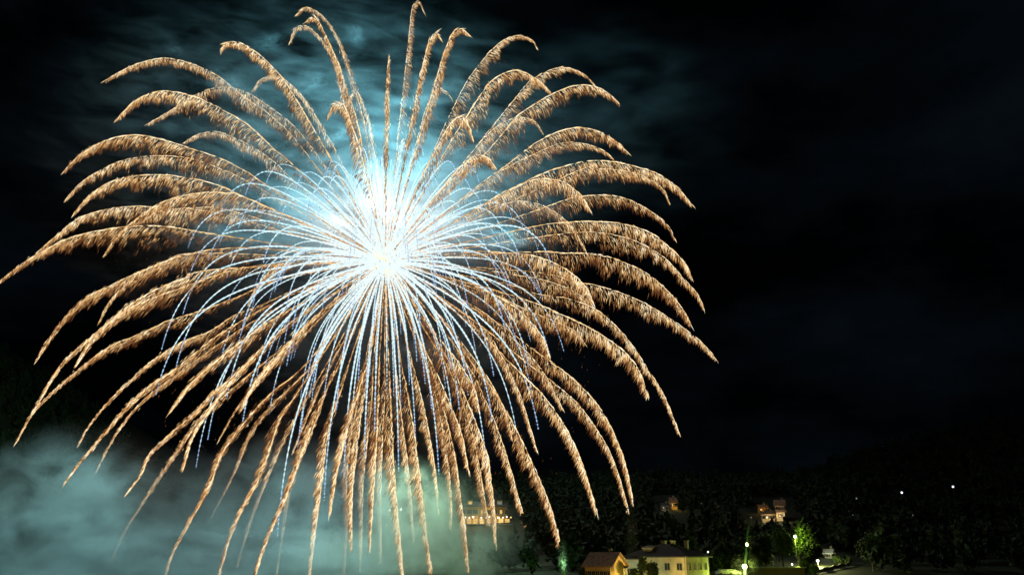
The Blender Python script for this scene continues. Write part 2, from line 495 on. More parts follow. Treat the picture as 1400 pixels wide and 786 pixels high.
# blue-green lit annex left of it
p = at(869, 772, 204.0)
b2 = empty('annex_house', (p[0], 206.0, 0), R(-8)); tag(b2, 'pale annex washed in turquoise light left of the large building', 'building')
MB().box(-2.6, 2.6, -4, 4, -0.5, 10.9).build('wall', M['pale'], b2)
gable_roof(5.2, 8, 10.9, 0.7, 0.4).build('roof', M['slate'], b2)
window(b2, -0.2, -4, 7.0, 1.8, 1.7, lit=None)
MB().box(-1.8, 1.8, -5.2, -4.0, 6.3, 6.5).box(-1.8, 1.8, -5.2, -5.12, 6.5, 7.4).build('balcony', M['wood'], b2)

# small ochre house
p = at(834, 772, 183.0); th_ = R(-32); L_, W_ = 6.1, 8.4
ctr = (p[0] - (L_ / 2) * math.cos(th_) - (W_ / 2) * math.sin(th_), 183.0 - (L_ / 2) * math.sin(th_) + (W_ / 2) * math.cos(th_), 0)
b3 = empty('small_house', ctr, th_); tag(b3, 'small ochre house with brown tiled roof left of the large building', 'house')
MB().box(-L_ / 2, L_ / 2, -W_ / 2, W_ / 2, -0.5, 9.6).add([(L_ / 2, -W_ / 2, 9.6), (L_ / 2, W_ / 2, 9.6), (L_ / 2, 0, 12.1), (-L_ / 2, -W_ / 2, 9.6), (-L_ / 2, W_ / 2, 9.6), (-L_ / 2, 0, 12.1)], [(0, 1, 2), (5, 4, 3), (3, 0, 2, 5), (1, 4, 5, 2)]).build('wall', M['ochre'], b3)
r3 = gable_roof(L_, W_, 9.75, 2.5, 0.7).build('roof', M['tile'], b3)
MB().box(0.6, 1.2, 0.6, 1.2, 11.0, 13.2).build('chimney', M['stone'], r3)
for x in (-1.9, 0.0, 1.9):
    for z in (3.5, 7.0):
        window(b3, x, -W_ / 2, z, 0.8, 1.5, lit=M['glass'])
# low green annex
p = at(849, 780, 190.0)
b4 = empty('low_outbuilding', (p[0], 192.0, 0), R(-10)); tag(b4, 'low pale outbuilding between the ochre house and the annex', 'building')
MB().box(-1.6, 1.6, -2.5, 2.5, -0.5, 9.1).build('wall', M['pale'], b4)
gable_roof(3.2, 5, 9.1, 0.5, 0.25).build('roof', M['slate'], b4)
for x in (-0.85, 0.75): window(b4, x, -2.5, 6.1, 0.6, 1.6)

# hillside hotel with a lit terrace
tp = at(664, 717, 400.0)
b5 = empty('hotel', (tp[0], 400.0, tp[2]), R(4)); tag(b5, 'hillside hotel with a long lit terrace seen through the falling sparks', 'hotel')
MB().box(-12.5, 12.5, 0, 9, -12, 0.0).build('base_wall', M['stone'], b5)
MB().box(-13, 13, -1.5, 9, 0.0, 0.35).build('terrace_floor', M['pale'], b5)
MB().box(-12.2, 10.5, 4.2, 12, 0.35, 8.6).build('wall', M['ochre'], b5)
hr = hip_roof(22.7, 9, 8.7, 2.6, 0.8); hr.v = [(x - 0.85, y + 8.1, z) for x, y, z in hr.v]
hro = hr.build('roof', M['slate'], b5)
for x in (-7.5, 7.0):
    d = MB().box(x - 1.3, x + 1.3, 4.6, 7.5, 9.2, 11.6).build('dormer', M['ochre'], hro)
MB().box(-8.3, -6.7, 4.5, 4.6, 9.8, 11.0).build('lit_dormer_window', M['lit_warm'], b5)
MB().box(6.0, 8.0, 4.5, 4.6, 9.8, 11.0).build('lit_dormer_window', M['lamp_dim'], b5)
rb = MB()
for i in range(27): rb.box(-13 + i, -12.93 + i, -1.45, -1.38, 0.35, 1.4)
rb.box(-13, 13.02, -1.46, -1.36, 1.4, 1.5).build('railing', M['pale'], b5)
MB().box(-12.8, 10.8, -0.9, 4.1, 3.9, 4.1).build('awning', M['ochre'], b5)
for i in range(8):
    x = -11 + i * 3.1
    window(b5, x, 4.2, 5.3, 1.2, 1.8, lit=M['lit_warm'] if i in (3, 6) else None)
    MB().box(x - 1.1, x + 1.1, 4.1, 4.18, 0.6, 3.0).build('lit_glass_door', M['lit_warm'] if i % 3 else M['lamp_amber'], b5)
for i in range(13):
    x = -12 + i * 2.0 + rng.uniform(-0.3, 0.3)
    MB().ball((x, -1.1, 3.4 + 0.25 * math.cos(i * 1.7)), 0.30 + 0.12 * (i % 3 == 0), 8, 6).build('terrace_lamp', M['lamp_white'] if i % 4 else M['lamp_amber'], b5, smooth=True)
point_light(b5, (-6, -1.6, 2.4), (1.0, 0.62, 0.15), 900); point_light(b5, (5, -1.6, 2.4), (1.0, 0.62, 0.15), 900)
point_light(b5, (0, 1.2, 6.2), (1.0, 0.72, 0.10), 350)


def cottage(px, py, wpx, W, h, rise, rz, wall, roof, label, light, col, wins, cat='house', lit=(), Y=None):
    """stands on the slope where its sight line meets the ground; wpx is its width in the picture"""
    p = hit(px, py) if Y is None else at(px, py, Y)
    k = p[1] / 1130.0; L = wpx * k
    b = empty('cottage', (p[0], p[1], p[2]), rz); tag(b, label, cat)
    MB().box(-L / 2, L / 2, -W / 2, W / 2, -3, h).add([(L / 2, -W / 2, h), (L / 2, W / 2, h), (L / 2, 0, h + rise), (-L / 2, -W / 2, h), (-L / 2, W / 2, h), (-L / 2, 0, h + rise)], [(0, 1, 2), (5, 4, 3), (3, 0, 2, 5), (1, 4, 5, 2)]).build('wall', wall, b)
    r = gable_roof(L, W, h + 0.12, rise, 0.7).build('roof', roof, b)
    MB().box(L * 0.18, L * 0.18 + 0.8, 0.4, 1.2, h + rise - 1, h + rise + 1.3).build('chimney', M['stone'], r)
    for n_, (x, z) in enumerate(wins):
        window(b, x * L, -W / 2, z, 1.0, 1.4, lit=M['lit_warm'] if n_ in lit else None)
    if light: point_light(b, (-L * 0.1, -W / 2 - 4.0, 1.6), col, light, 0.3)
    return b


cottage(1043, 701, 10, 6, 2.2, 1.6, R(-6), M['ochre'], M['tile'], 'small orange-lit cottage left of the timber balconied house', 420, (1.0, 0.50, 0.10), [(-0.28, 0.6), (0, 0.6), (0.28, 0.6)], lit=(1,))
cottage(1051, 712, 17, 7, 2.9, 1.3, R(-14), M['cream'], M['tile'], 'long cream house lowest of the warm lit hillside group', 650, (1.0, 0.74, 0.36), [(-0.35, 0.9), (-0.1, 0.9), (0.15, 0.9), (0.36, 0.9)])
cf = cottage(1068, 710, 12, 7, 6.4, 2.4, R(-20), M['cream'], M['tile'], 'tall timber balconied house highest of the warm lit hillside group', 800, (1.0, 0.78, 0.45), [(-0.3, 4.6), (0, 4.6), (0.3, 4.6), (-0.3, 0.9), (0.05, 0.9)], lit=(3,))
MB().box(-3.0, 3.0, -4.8, -3.5, 3.2, 3.4).box(-3.0, 3.0, -4.8, -4.7, 3.4, 4.2).build('balcony', M['wood'], cf)
cottage(920, 696, 8, 6, 3.6, 2.4, R(8), M['ochre'], M['tile'], 'tiny amber-lit chapel-like house alone on the dark ridge', 420, (1.0, 0.62, 0.12), [(-0.28, 1.4), (0.1, 1.4)], lit=(0,))
cottage(909, 698, 9, 5, 2.4, 1.4, R(0), M['pale'], M['slate'], 'low pale outbuilding beside the tiny amber-lit ridge house', 120, (1.0, 0.85, 0.55), [(-0.25, 0.6), (0.2, 0.6)])
cottage(1134, 762, 9, 4, 1.6, 1.2, R(-30), M['pale'], M['white_paint'], 'small hut with a pale slanted roof right of the lane lamp', 260, (0.9, 1.0, 0.7), [(-0.2, 0.3)], cat='hut')

# long dark shed with a flat roof
pa = at(1029, 774, 232.0); pb = at(1100, 774, 232.0)
s1 = empty('shed', ((pa[0] + pb[0]) / 2, 235.0, 0), 0); tag(s1, 'long low dark shed with a flat roof behind the bright lamp', 'shed')
hw = (pb[0] - pa[0]) / 2
MB().box(-hw, hw, -3, 3, 0, pa[2] - 0.4).build('wall', M['wood'], s1)
MB().box(-hw - 0.4, hw + 0.4, -3.5, 3.5, pa[2] - 0.4, pa[2] - 0.1).build('roof', M['metal'], s1)
for i in range(4):
    x = -hw + 2.2 + i * (2 * hw - 4.4) / 3
    MB().box(x - 1.3, x + 1.3, -3.06, -3.0, pa[2] - 4.0, pa[2] - 1.6).build('door', M['slate'], s1)

# ------------------------------------------------------------------ lane with a lit kerb wall
lane = [hit(a, b, 228) for a, b in ((1040, 788), (1075, 784), (1100, 783), (1122, 781), (1138, 777), (1150, 774), (1163, 772))]
vs, fs = [], []
pts = []
for i in range(len(lane) - 1):
    for t in np.linspace(0, 1, 6, endpoint=False): pts.append(lane[i] * (1 - t) + lane[i + 1] * t)
pts.append(lane[-1])
wv, wf = [], []
for i, p in enumerate(pts):
    zc = float(ground_z(p[0], p[1]))
    for (dy, h) in ((-0.6, 0.14), (-4.6, 0.16)):
        vs.append((p[0], p[1] + dy, max(float(ground_z(p[0], p[1] + dy)), zc - 0.6) + h))
    jag = 0.85 + 0.25 * math.sin(i * 1.3)
    for (dy, h) in ((-0.4, -0.8), (-0.4, jag), (0.05, jag), (0.05, -0.8)): wv.append((p[0], p[1] + dy, zc + h))
for i in range(len(pts) - 1):
    fs.append((2 * i, 2 * i + 1, 2 * i + 3, 2 * i + 2))
    for j in range(4): wf.append((4 * i + j, 4 * i + (j + 1) % 4, 4 * i + 4 + (j + 1) % 4, 4 * i + 4 + j))
rd = MB().add(vs, fs).build('lane', M['asphalt']); tag(rd, 'narrow lane climbing right past the lamp', kind='structure')
wl_ = MB().add(wv, wf).build('roadside_wall', M['stone']); tag(wl_, 'low stone wall lit yellow along the climbing lane', 'wall')


# ------------------------------------------------------------------ trees near the village
def tree_meshes(seed, rx, rz, cz, n, size):
    V_, F_ = leaf_cloud(n, rx, rx, rz, size, cz, 16, seed, 0.2)
    return V_, F_


def tree(loc, seed, rx, rz, trunk, n, size, label, mat, name='tree', cat='tree', group='trees around the village'):
    t = empty(name, loc, seed * 1.3); tag(t, label, cat, group)
    V_, F_ = tree_meshes(seed, rx, rz, trunk + rz * 0.75, n, size)
    mesh_np('crown', V_, F_, mat, t)
    b = MB().tube((0, 0, -0.6), (0.1, 0, trunk + rz * 0.5), 0.28, 0.14, 8)
    g_ = random.Random(seed)
    for k in range(7):
        a = g_.uniform(0, 6.28); z0 = trunk * g_.uniform(0.7, 1.0) + rz * g_.uniform(0, 0.5)
        b.tube((0.05, 0, z0), (math.cos(a) * rx * 0.7, math.sin(a) * rx * 0.7, z0 + rz * g_.uniform(0.3, 0.7)), 0.1, 0.03, 6)
    b.build('trunk', M['bark'], t)
    return t


def on_ground(px, Y):
    x = (px - 700) / FPX * Y * 1.055
    return (x, Y, float(ground_z(x, Y)))


# the vivid green tree holding the lamp: foot placed so the crown surrounds the lamp
q = at(1088, 734, 266.0)
tree((q[0] + 1.0, 268.0, q[2] - 8.5), 21, 5.6, 5.2, 4.0, 3800, 0.42, 'vivid green tree with a brilliant lamp inside its crown', M['leaf'])
specs = [
    (1068, 250, 741, 3.6, 4.2, 'leafy tree lit green just left of the lamp tree'),
    (1110, 262, 752, 3.0, 3.4, 'small dark tree between the lamp tree and the lane lamp'),
    (1100, 236, 772, 1.9, 2.0, 'young bright green tree at the right end of the shed'),
    (1112, 232, 778, 1.5, 1.4, 'small rounded green tree right at the lane lamp'),
    (1045, 256, 752, 3.8, 4.5, 'broad tree behind the middle of the shed'),
    (1030, 246, 756, 3.0, 4.0, 'tree right of the tall green flare'),
    (1001, 238, 762, 3.6, 4.2, 'olive green tree just left of the tall green flare'),
    (986, 226, 766, 2.6, 4.4, 'narrow tree close to the right end of the large building'),
    (1147, 250, 770, 1.9, 1.1, 'yellow-green bush left on top of the lane wall'),
    (1159, 250, 770, 1.7, 1.0, 'yellow-green bush right on top of the lane wall'),
    (1160, 280, 745, 4.2, 5.2, 'large dark tree beyond the bushes at the lane end'),
    (1190, 285, 748, 4.4, 5.6, 'large dark tree right of the lane end'),
    (892, 181, 777, 1.5, 1.9, 'thin tree standing before the cream facade'),
    (879, 184, 775, 1.3, 2.0, 'thin tree left before the cream facade'),
    (867, 187, 782, 1.4, 1.1, 'dark bush before the turquoise-lit annex'),
    (798, 190, 784, 1.3, 1.3, 'small yellow-green bush left of the ochre house'),
]
for k, (px, Y, pyc, rx, rz, lab) in enumerate(specs):
    if 'bush' in lab and px > 1100: Y = hit(px, pyc + 1.5, 228)[1] + 1.5; k_ = Y / 240.0; rx *= k_; rz *= k_
    c = at(px, pyc, Y); gz = float(ground_z(c[0], Y))
    trunk = max(0.5, c[2] - gz - rz * 0.75)
    n = int(500 + 260 * rx * rz)
    tree((c[0], Y, gz), 31 + k, rx, rz, trunk, min(n, 4200), 0.34 if rx < 2.5 else 0.45, lab, M['leaf'] if k not in (1, 10, 11) else M['dark_leaf'])


# ------------------------------------------------------------------ parked cars under the bright lamp
def car(px, py, Y, rz, label, paint):
    p = at(px, py, Y)
    gz = p[2]
    c = empty('parked_car', (p[0], Y, gz), rz); tag(c, label, 'car', 'pale cars parked by the bright lamp')
    prof = [(-2.1, 0.35), (2.1, 0.35), (2.15, 0.75), (1.9, 0.92), (1.1, 1.0), (0.5, 1.42), (-1.1, 1.45), (-1.75, 1.02), (-2.12, 0.9)]
    n = len(prof); vs = [(x, -0.85 + (0.12 if z > 1.1 else 0), z) for x, z in prof] + [(x, 0.85 - (0.12 if z > 1.1 else 0), z) for x, z in prof]
    MB().add(vs, [tuple(range(n)), tuple(range(2 * n - 1, n - 1, -1))] + [(i, i + n, (i + 1) % n + n, (i + 1) % n) for i in range(n)]).build('body', paint, c)
    MB().box(-1.0, 0.35, -0.80, -0.76, 1.04, 1.36).box(-1.0, 0.35, 0.76, 0.80, 1.04, 1.36).build('side_windows', M['glass'], c)
    for x in (-1.35, 1.35):
        for y in (-0.86, 0.68):
            w = MB().tube((x, y, 0.33), (x, y + 0.2, 0.33), 0.33, None, 14).build('wheel', M['rubber'], c)
            MB().tube((x, y - 0.01, 0.33), (x, y + 0.21, 0.33), 0.19, None, 10).build('rim', M['metal'], w)
    for y in (-0.6, 0.6): MB().box(2.1, 2.17, y - 0.18, y + 0.18, 0.62, 0.78).build('headlight', M['white_paint'], c)
    return c


car(991, 786, 214, R(12), 'pale car parked left of the bright lamp', M['white_paint'])
car(1003, 786, 219, R(-25), 'pale car parked nearest the foot of the bright lamp', M['white_paint'])
# the raised car park the cars stand on
pc = at(997, 786.2, 216.0)
pk = MB().box(pc[0] - 9, pc[0] + 10, 207, 224, 0.0, pc[2] - 0.02).build('car_park', M['asphalt']); tag(pk, 'raised asphalt car park by the bright lamp', kind='structure')

# ------------------------------------------------------------------ the fireworks
CB = at(*CENTRE_PX, YB)


def catmull(P, n):
    P = np.asarray(P, float)
    Q = np.vstack([2 * P[0] - P[1], P, 2 * P[-1] - P[-2]])
    seg = len(P) - 1
    t = np.linspace(0, seg - 1e-6, n * seg)
    i = t.astype(int); f = (t - i)[:, None]
    a, b, c, d = Q[i], Q[i + 1], Q[i + 2], Q[i + 3]
    return 0.5 * ((2 * b) + (-a + c) * f + (2 * a - 5 * b + 4 * c - d) * f ** 2 + (-a + 3 * b - 3 * c + d) * f ** 3)


def resample(P, n):
    d = np.r_[0, np.cumsum(np.linalg.norm(np.diff(P, axis=0), axis=1))]
    s = np.linspace(0, d[-1], n)
    return np.stack([np.interp(s, d, P[:, k]) for k in range(P.shape[1])], 1), d[-1]


def path3d(px_path, depth, n=160):
    """sight-line path -> a flight path in space: it leaves the burst point and drifts evenly nearer or farther"""
    P, Ln = resample(np.asarray(px_path), n)
    s = np.linspace(0, 1, n)
    D = depth * (1 - np.exp(-1.6 * s)) / (1 - np.exp(-1.6))
    return np.array([at(P[i, 0], P[i, 1], YB + D[i]) for i in range(n)]), Ln


def strokes(P0, P1, r, heat0, heat1):
    """slender six-sided-ended burning sparks from P0 to P1"""
    n = len(P0); d = P1 - P0; ln = np.linalg.norm(d, axis=1)[:, None] + 1e-9; u = d / ln
    ref = np.tile(np.array([[0.3, 1.0, 0.2]]), (n, 1)); a = np.cross(u, ref); a /= np.linalg.norm(a, axis=1)[:, None] + 1e-9
    b = np.cross(u, a); r = np.asarray(r).reshape(-1, 1)
    mid = P0 + d * 0.4
    V_ = np.stack([P0, mid + a * r, mid - a * r * 0.5 + b * r * 0.87, mid - a * r * 0.5 - b * r * 0.87, P1], 1).reshape(-1, 3)
    base = (np.arange(n) * 5)[:, None]
    F_ = np.concatenate([base + np.array([[0, 2, 1]]), base + np.array([[0, 3, 2]]), base + np.array([[0, 1, 3]]),
                         base + np.array([[4, 1, 2]]), base + np.array([[4, 2, 3]]), base + np.array([[4, 3, 1]])])
    hm = (heat0 + heat1) / 2
    H = np.stack([heat0, hm, hm, hm, heat1], 1).ravel()
    return V_, F_, H


GOLD_PX = [
 [(143,111),(179,91),(221,80),(257,86),(296,103),(330,130),(372,160),(415,205)],
 [(159,164),(186,138),(221,125),(264,132),(296,146),(339,171),(375,204),(410,235)],
 [(200,171),(229,154),(264,132),(296,120),(329,123),(364,143),(400,171),(425,200),(446,230)],
 [(88,234),(111,211),(143,193),(179,185),(214,189),(264,204),(304,218),(339,236),(372,258)],
 [(88,275),(111,250),(143,230),(179,217),(221,213),(264,218),(304,232),(345,252)],
 [(102,292),(111,280),(136,257),(171,243),(214,239),(257,243),(300,254),(340,272)],
 [(252,195),(271,184),(296,180),(321,189),(350,204),(379,225),(405,250)],
 [(177,308),(200,290),(229,274),(264,265),(307,264),(350,276)],
 [(52,344),(79,321),(107,299),(143,287),(186,282),(229,285),(271,287),(330,300)],
 [(0,385),(29,362),(64,340),(100,324),(143,314),(186,309),(229,310),(280,318),(330,326)],
 [(142,350),(157,328),(180,305),(215,290),(265,284),(330,292)],
 [(49,494),(71,460),(93,431),(121,406),(154,389),(193,371),(229,356),(264,346),(304,340),(360,340)],
 [(136,440),(150,414),(168,392),(190,374),(225,358),(280,346)],
 [(46,562),(82,503),(118,467),(154,439),(186,417),(221,403),(264,388),(310,372),(370,362)],
 [(21,607),(45,565),(68,540),(107,506),(150,474),(193,456),(229,439),(262,429),(320,408),(390,380)],
 [(104,500),(125,467),(153,437),(182,414),(214,396),(250,381),(300,368)],
 [(107,610),(121,584),(150,548),(189,510),(214,489),(250,467),(286,453),(321,431),(357,417),(420,390)],
 [(91,657),(111,630),(129,609),(150,584),(179,551),(207,526),(239,505),(270,480),(296,460),(336,435),(375,414),(430,390)],
 [(132,644),(150,609),(171,576),(200,544),(246,509),(300,470),(352,436),(420,400)],
 [(173,675),(193,648),(207,619),(236,591),(264,566),(293,537),(329,505),(380,460),(430,420)],
 [(155,760),(171,726),(193,691),(214,659),(243,616),(271,576),(304,544),(336,516),(390,472),(445,425)],
 [(227,785),(239,751),(264,705),(286,666),(304,619),(332,580),(371,537),(411,505),(462,445)],
 [(288,709),(307,673),(325,637),(343,594),(371,555),(404,523),(448,474)],
 [(298,792),(314,737),(332,694),(357,648),(382,576),(404,541),(430,502),(470,440)],
 [(320,792),(339,726),(361,666),(382,616),(407,566),(432,523),(474,450)],
 [(346,796),(364,741),(389,684),(407,637),(425,584),(446,534),(463,500),(490,440)],
 [(379,782),(389,719),(396,676),(408,636),(430,580),(460,500)],
 [(423,795),(432,719),(439,666),(444,620),(452,576),(466,534),(486,470)],
 [(470,790),(475,719),(474,666),(478,612),(487,559),(498,500)],
 [(481,751),(481,684),(486,630),(495,559),(506,490)],
 [(492,792),(495,737),(496,666),(501,612),(508,550),(512,480)],
 [(506,748),(509,698),(513,630),(517,560),(519,490)],
 [(522,795),(521,719),(521,666),(523,594),(526,541),(526,470)],
 [(552,795),(548,748),(543,698),(539,648),(536,594),(534,541),(531,480)],
 [(567,751),(564,705),(562,676),(557,630),(549,570),(541,500)],
 [(592,792),(584,737),(579,691),(571,630),(564,576),(554,523),(544,470)],
 [(614,751),(617,712),(617,684),(612,630),(603,576),(590,523),(566,460)],
 [(641,790),(636,726),(630,684),(623,630),(611,576),(596,523),(572,460)],
 [(681,792),(675,737),(666,701),(657,648),(646,594),(629,541),(611,500),(580,450)],
 [(678,740),(676,700),(673,673),(666,623),(650,576),(635,540),(606,480)],
 [(732,786),(727,741),(714,698),(700,648),(682,591),(664,548),(643,505),(605,450)],
 [(768,778),(764,737),(754,698),(739,659),(718,612),(696,569),(675,534),(650,503),(606,440)],
 [(734,616),(725,584),(714,548),(704,523),(684,484),(650,440)],
 [(816,700),(804,659),(789,616),(768,576),(743,541),(714,512),(682,480),(640,440)],
 [(864,723),(854,676),(836,623),(814,584),(789,551),(757,523),(732,505),(700,480),(650,440)],
 [(866,689),(857,644),(843,601),(821,559),(796,530),(768,505),(725,475),(670,435)],
 [(929,593),(914,555),(900,526),(886,506),(864,471),(836,440),(811,421),(775,408),(736,402),(690,388)],
 [(886,542),(875,510),(861,489),(836,467),(800,445),(761,427),(725,412),(670,395)],
 [(979,492),(968,477),(950,460),(921,439),(886,417),(850,401),(814,390),(782,385),(730,372)],
 [(945,444),(929,417),(907,392),(879,371),(843,355),(807,347),(771,346),(710,345)],
 [(962,422),(954,403),(932,378),(904,349),(864,328),(825,319),(789,318),(730,325)],
 [(946,380),(936,360),(914,337),(886,317),(850,306),(814,303),(779,304),(720,312)],
 [(922,326),(911,306),(886,287),(857,272),(829,267),(800,268),(771,274),(710,296)],
 [(946,280),(926,257),(901,239),(873,229),(837,221),(801,221),(766,229),(730,243),(690,265)],
 [(916,279),(905,257),(884,243),(855,234),(818,231),(780,238)],
 [(859,209),(841,193),(816,179),(787,175),(759,182),(734,195),(690,228)],
 [(839,218),(823,205),(794,196),(766,196),(730,211),(694,229),(655,253)],
 [(847,143),(830,127),(809,118),(784,118),(755,129),(726,146),(703,164),(668,205)],
 [(813,117),(798,102),(776,93),(755,95),(730,108),(700,140)],
 [(753,127),(737,111),(712,98),(691,100),(669,114),(651,139),(637,161),(610,205)],
 [(742,182),(730,166),(712,161),(691,166),(669,182),(648,205),(620,240)],
 [(677,229),(666,216),(651,213),(634,225),(612,248)],
 [(735,68),(726,55),(709,49),(691,54),(673,68),(655,89),(637,114),(621,145),(600,190)],
 [(641,48),(630,40),(619,46),(609,68),(601,93),(592,124),(580,165)],
 [(619,139),(609,125),(596,124),(582,150),(571,189),(560,225)],
 [(603,54),(596,45),(587,57),(580,82),(573,114),(566,150),(557,195)],
 [(580,18),(572,3),(564,11),(560,43),(555,89),(550,136),(544,185),(540,225)],
 [(532,75),(530,107),(530,161),(529,204),(528,240)],
 [(405,21),(418,11),(436,18),(454,39),(468,71),(480,107),(492,145),(502,190)],
 [(418,30),(432,25),(447,53),(463,89),(475,128),(490,175)],
 [(396,59),(404,39),(421,37),(439,54),(454,79),(463,111),(471,145),(484,190)],
 [(301,71),(311,59),(332,61),(357,77),(386,107),(411,146),(432,182),(455,222)],
 [(345,125),(357,109),(379,104),(400,118),(421,143),(443,179),(466,220)],
 [(448,161),(457,143),(471,146),(482,175),(494,212)],
 [(475,143),(486,123),(496,143),(505,171),(511,206),(517,240)],
 [(646,189),(637,164),(626,161),(612,175),(598,200),(580,235),(560,280)],
 [(557,210),(551,192),(545,208),(541,240),(536,290)],
 [(807,287),(791,264),(766,248),(737,245),(709,254),(680,268),(640,292)],
 [(802,346),(793,328),(775,303),(750,285),(721,276),(693,278),(645,295)],
 [(811,414),(800,392),(779,372),(754,358),(725,349),(693,346),(640,345)],
 [(829,442),(806,414),(780,396),(743,383),(705,376),(650,368)],
 [(752,489),(743,464),(725,439),(700,417),(673,402),(630,385)],
 [(339,417),(348,398),(362,378),(386,358),(420,350)],
 [(250,642),(264,598),(286,562),(318,520),(360,474),(420,424)],
 [(600,700),(596,650),(588,600),(578,550),(562,490)],
 [(640,640),(630,590),(612,545),(592,500),(562,440)],
 [(700,600),(690,560),(668,518),(640,480),(600,430)],
 [(452,700),(462,640),(474,590),(492,530),(508,470)],
 [(770,560),(752,524),(730,492),(698,460),(650,420)],
 [(330,560),(352,520),(386,480),(424,440),(470,400)],
 [(300,600),(326,556),(362,512),(404,470),(460,414)],
 [(235,560),(262,524),(300,490),(345,456),(402,420)],
 [(400,620),(420,570),(440,524),(468,470),(492,430)],
 [(655,560),(648,530),(630,500),(602,465),(570,420)],
 [(800,470),(785,452),(760,440),(725,426),(680,405),(620,385)],
]

gold = empty('firework_burst', CB)
tag(gold, 'huge gold palm firework with long drooping feathery trails', 'firework')
white = empty('firework_burst', CB)
tag(white, 'white and pale blue inner firework of thin arching trails', 'firework')
RAD = 150.0
MPP = YB * 1.03 / FPX                         # metres across one picture pixel at the burst


def gold_trail(pts, k):
    P = [p for p in pts][::-1]
    full = [CENTRE_PX] + P
    path = catmull(full, 24)
    tip = at(*pts[0], YB)
    # how far the star also flew toward or away: what is left of the shell's radius
    mid = np.array(pts[len(pts) // 3], float)
    r2 = math.hypot((mid[0] - CENTRE_PX[0]), (mid[1] - CENTRE_PX[1])) * MPP
    dep = math.sqrt(max(RAD ** 2 - r2 ** 2, 25.0 ** 2)) * 0.72
    dep *= (-1 if k % 2 else 1) * rng.uniform(0.6, 1.0)
    dep = max(-110, min(110, dep))
    T, Ln = path3d(path, dep, 200)
    n_path = len(T)
    tan = np.gradient(T, axis=0); tan /= np.linalg.norm(tan, axis=1)[:, None]
    rel = (T - CB) / RAD
    lowness = np.clip(rel[:, 2], -0.45, 1.0)
    hx = -0.20 + 0.80 * lowness + np.where(rel[:, 0] < 0, -0.10, 0.0)
    Hd = np.stack([hx, np.zeros_like(hx), np.full_like(hx, -1.0)], 1)
    Hd /= np.linalg.norm(Hd, axis=1)[:, None]
    short = min(1.0, Ln / 260.0)
    tipdown = pts[0][1] > 560
    Wm = (25.0 if tipdown else 33.0) * MPP * (0.45 + 0.55 * short) * rng.uniform(0.82, 1.15)
    # sparks start where the star has burnt for a while
    n = int(3.3 * Ln * (0.55 + 0.45 * short))
    s = rng.beta(2.1, 1.25, n) * 0.72 + 0.28
    s = np.sort(s)
    grow = sm((s - 0.22) / 0.40); taper = np.clip((1 - s) / (0.55 if tipdown else 0.42), 0, 1) ** (1.5 if tipdown else 0.9)
    w = Wm * grow * taper
    # tassels: neighbouring sparks hang to a common length
    cell = (s * Ln / 6.0); ci = cell.astype(int)
    tass = rng.uniform(0.25, 1.2, ci.max() + 3)
    tl = tass[ci] * (1 - (cell - ci)) + tass[ci + 1] * (cell - ci)
    w = w * tl * rng.uniform(0.75, 1.1, n) + 0.3
    q = rng.random(n) ** 1.25
    i = np.clip((s * (n_path - 1)).astype(int), 0, n_path - 1)
    p = T[i]; t = tan[i]; h = Hd[i]
    jit = rng.normal(size=(n, 3)) * np.array([0.30, 0.9, 0.22]) * (0.25 + 0.75 * grow * taper ** 0.5)[:, None]
    side = np.cross(t, np.array([0, 1, 0]))
    side /= np.linalg.norm(side, axis=1)[:, None] + 1e-9
    along = np.abs((t * h).sum(1))                     # hanging along the path: the feather folds into a narrow cord
    lat = rng.normal(size=n) * 0.85 * along * grow * taper
    p0 = p + h * (q * w)[:, None] + jit + side * lat[:, None]
    dirv = h * (0.75 + 0.25 * q)[:, None] + t * (0.45 * (1 - q) + 0.05)[:, None] + rng.normal(size=(n, 3)) * 0.06
    dirv /= np.linalg.norm(dirv, axis=1)[:, None]
    ln = rng.uniform(1.2, 4.2, n) * (0.45 + 0.55 * grow * taper ** 0.4)
    heat = rng.beta(1.15, 0.95, n) * 1.0 + 0.05
    heat *= (0.72 + 0.38 * sm((s - 0.35) / 0.4)) * (1.08 - 0.68 * q)
    clump = rng.uniform(0.60, 1.25, ci.max() + 2)[ci]
    heat = np.clip(heat * clump * rng.uniform(0.78, 1.22), 0, 1)
    r = rng.uniform(0.05, 0.15, n)
    V1, F1, H1 = strokes(p0, p0 + dirv * ln[:, None], r, heat, heat * 0.6)
    # the star's own bright cord, broken into short burning stretches
    m = int(Ln * 0.5)
    sc = np.sort(rng.random(m)) * 0.93 + 0.07
    j = np.clip((sc * (n_path - 1)).astype(int), 0, n_path - 2)
    c0 = T[j] + rng.normal(size=(m, 3)) * 0.12
    cl = rng.uniform(1.4, 4.0, m)
    hc = np.clip(rng.normal(0.66, 0.17, m) * (0.6 + 0.4 * sm((sc - 0.3) / 0.3)), 0.1, 1)
    V2, F2, H2 = strokes(c0, c0 + tan[j] * cl[:, None], rng.uniform(0.14, 0.26, m) * (1.15 - 0.35 * sc), hc, hc * 0.9)
    V_ = np.concatenate([V1, V2]) - CB; F_ = np.concatenate([F1, F2 + len(V1)]); H_ = np.concatenate([H1, H2])
    mesh_np('spark_trail', V_, F_, GOLD, gold, H_)


for k, pts in enumerate(GOLD_PX): gold_trail(pts, k)

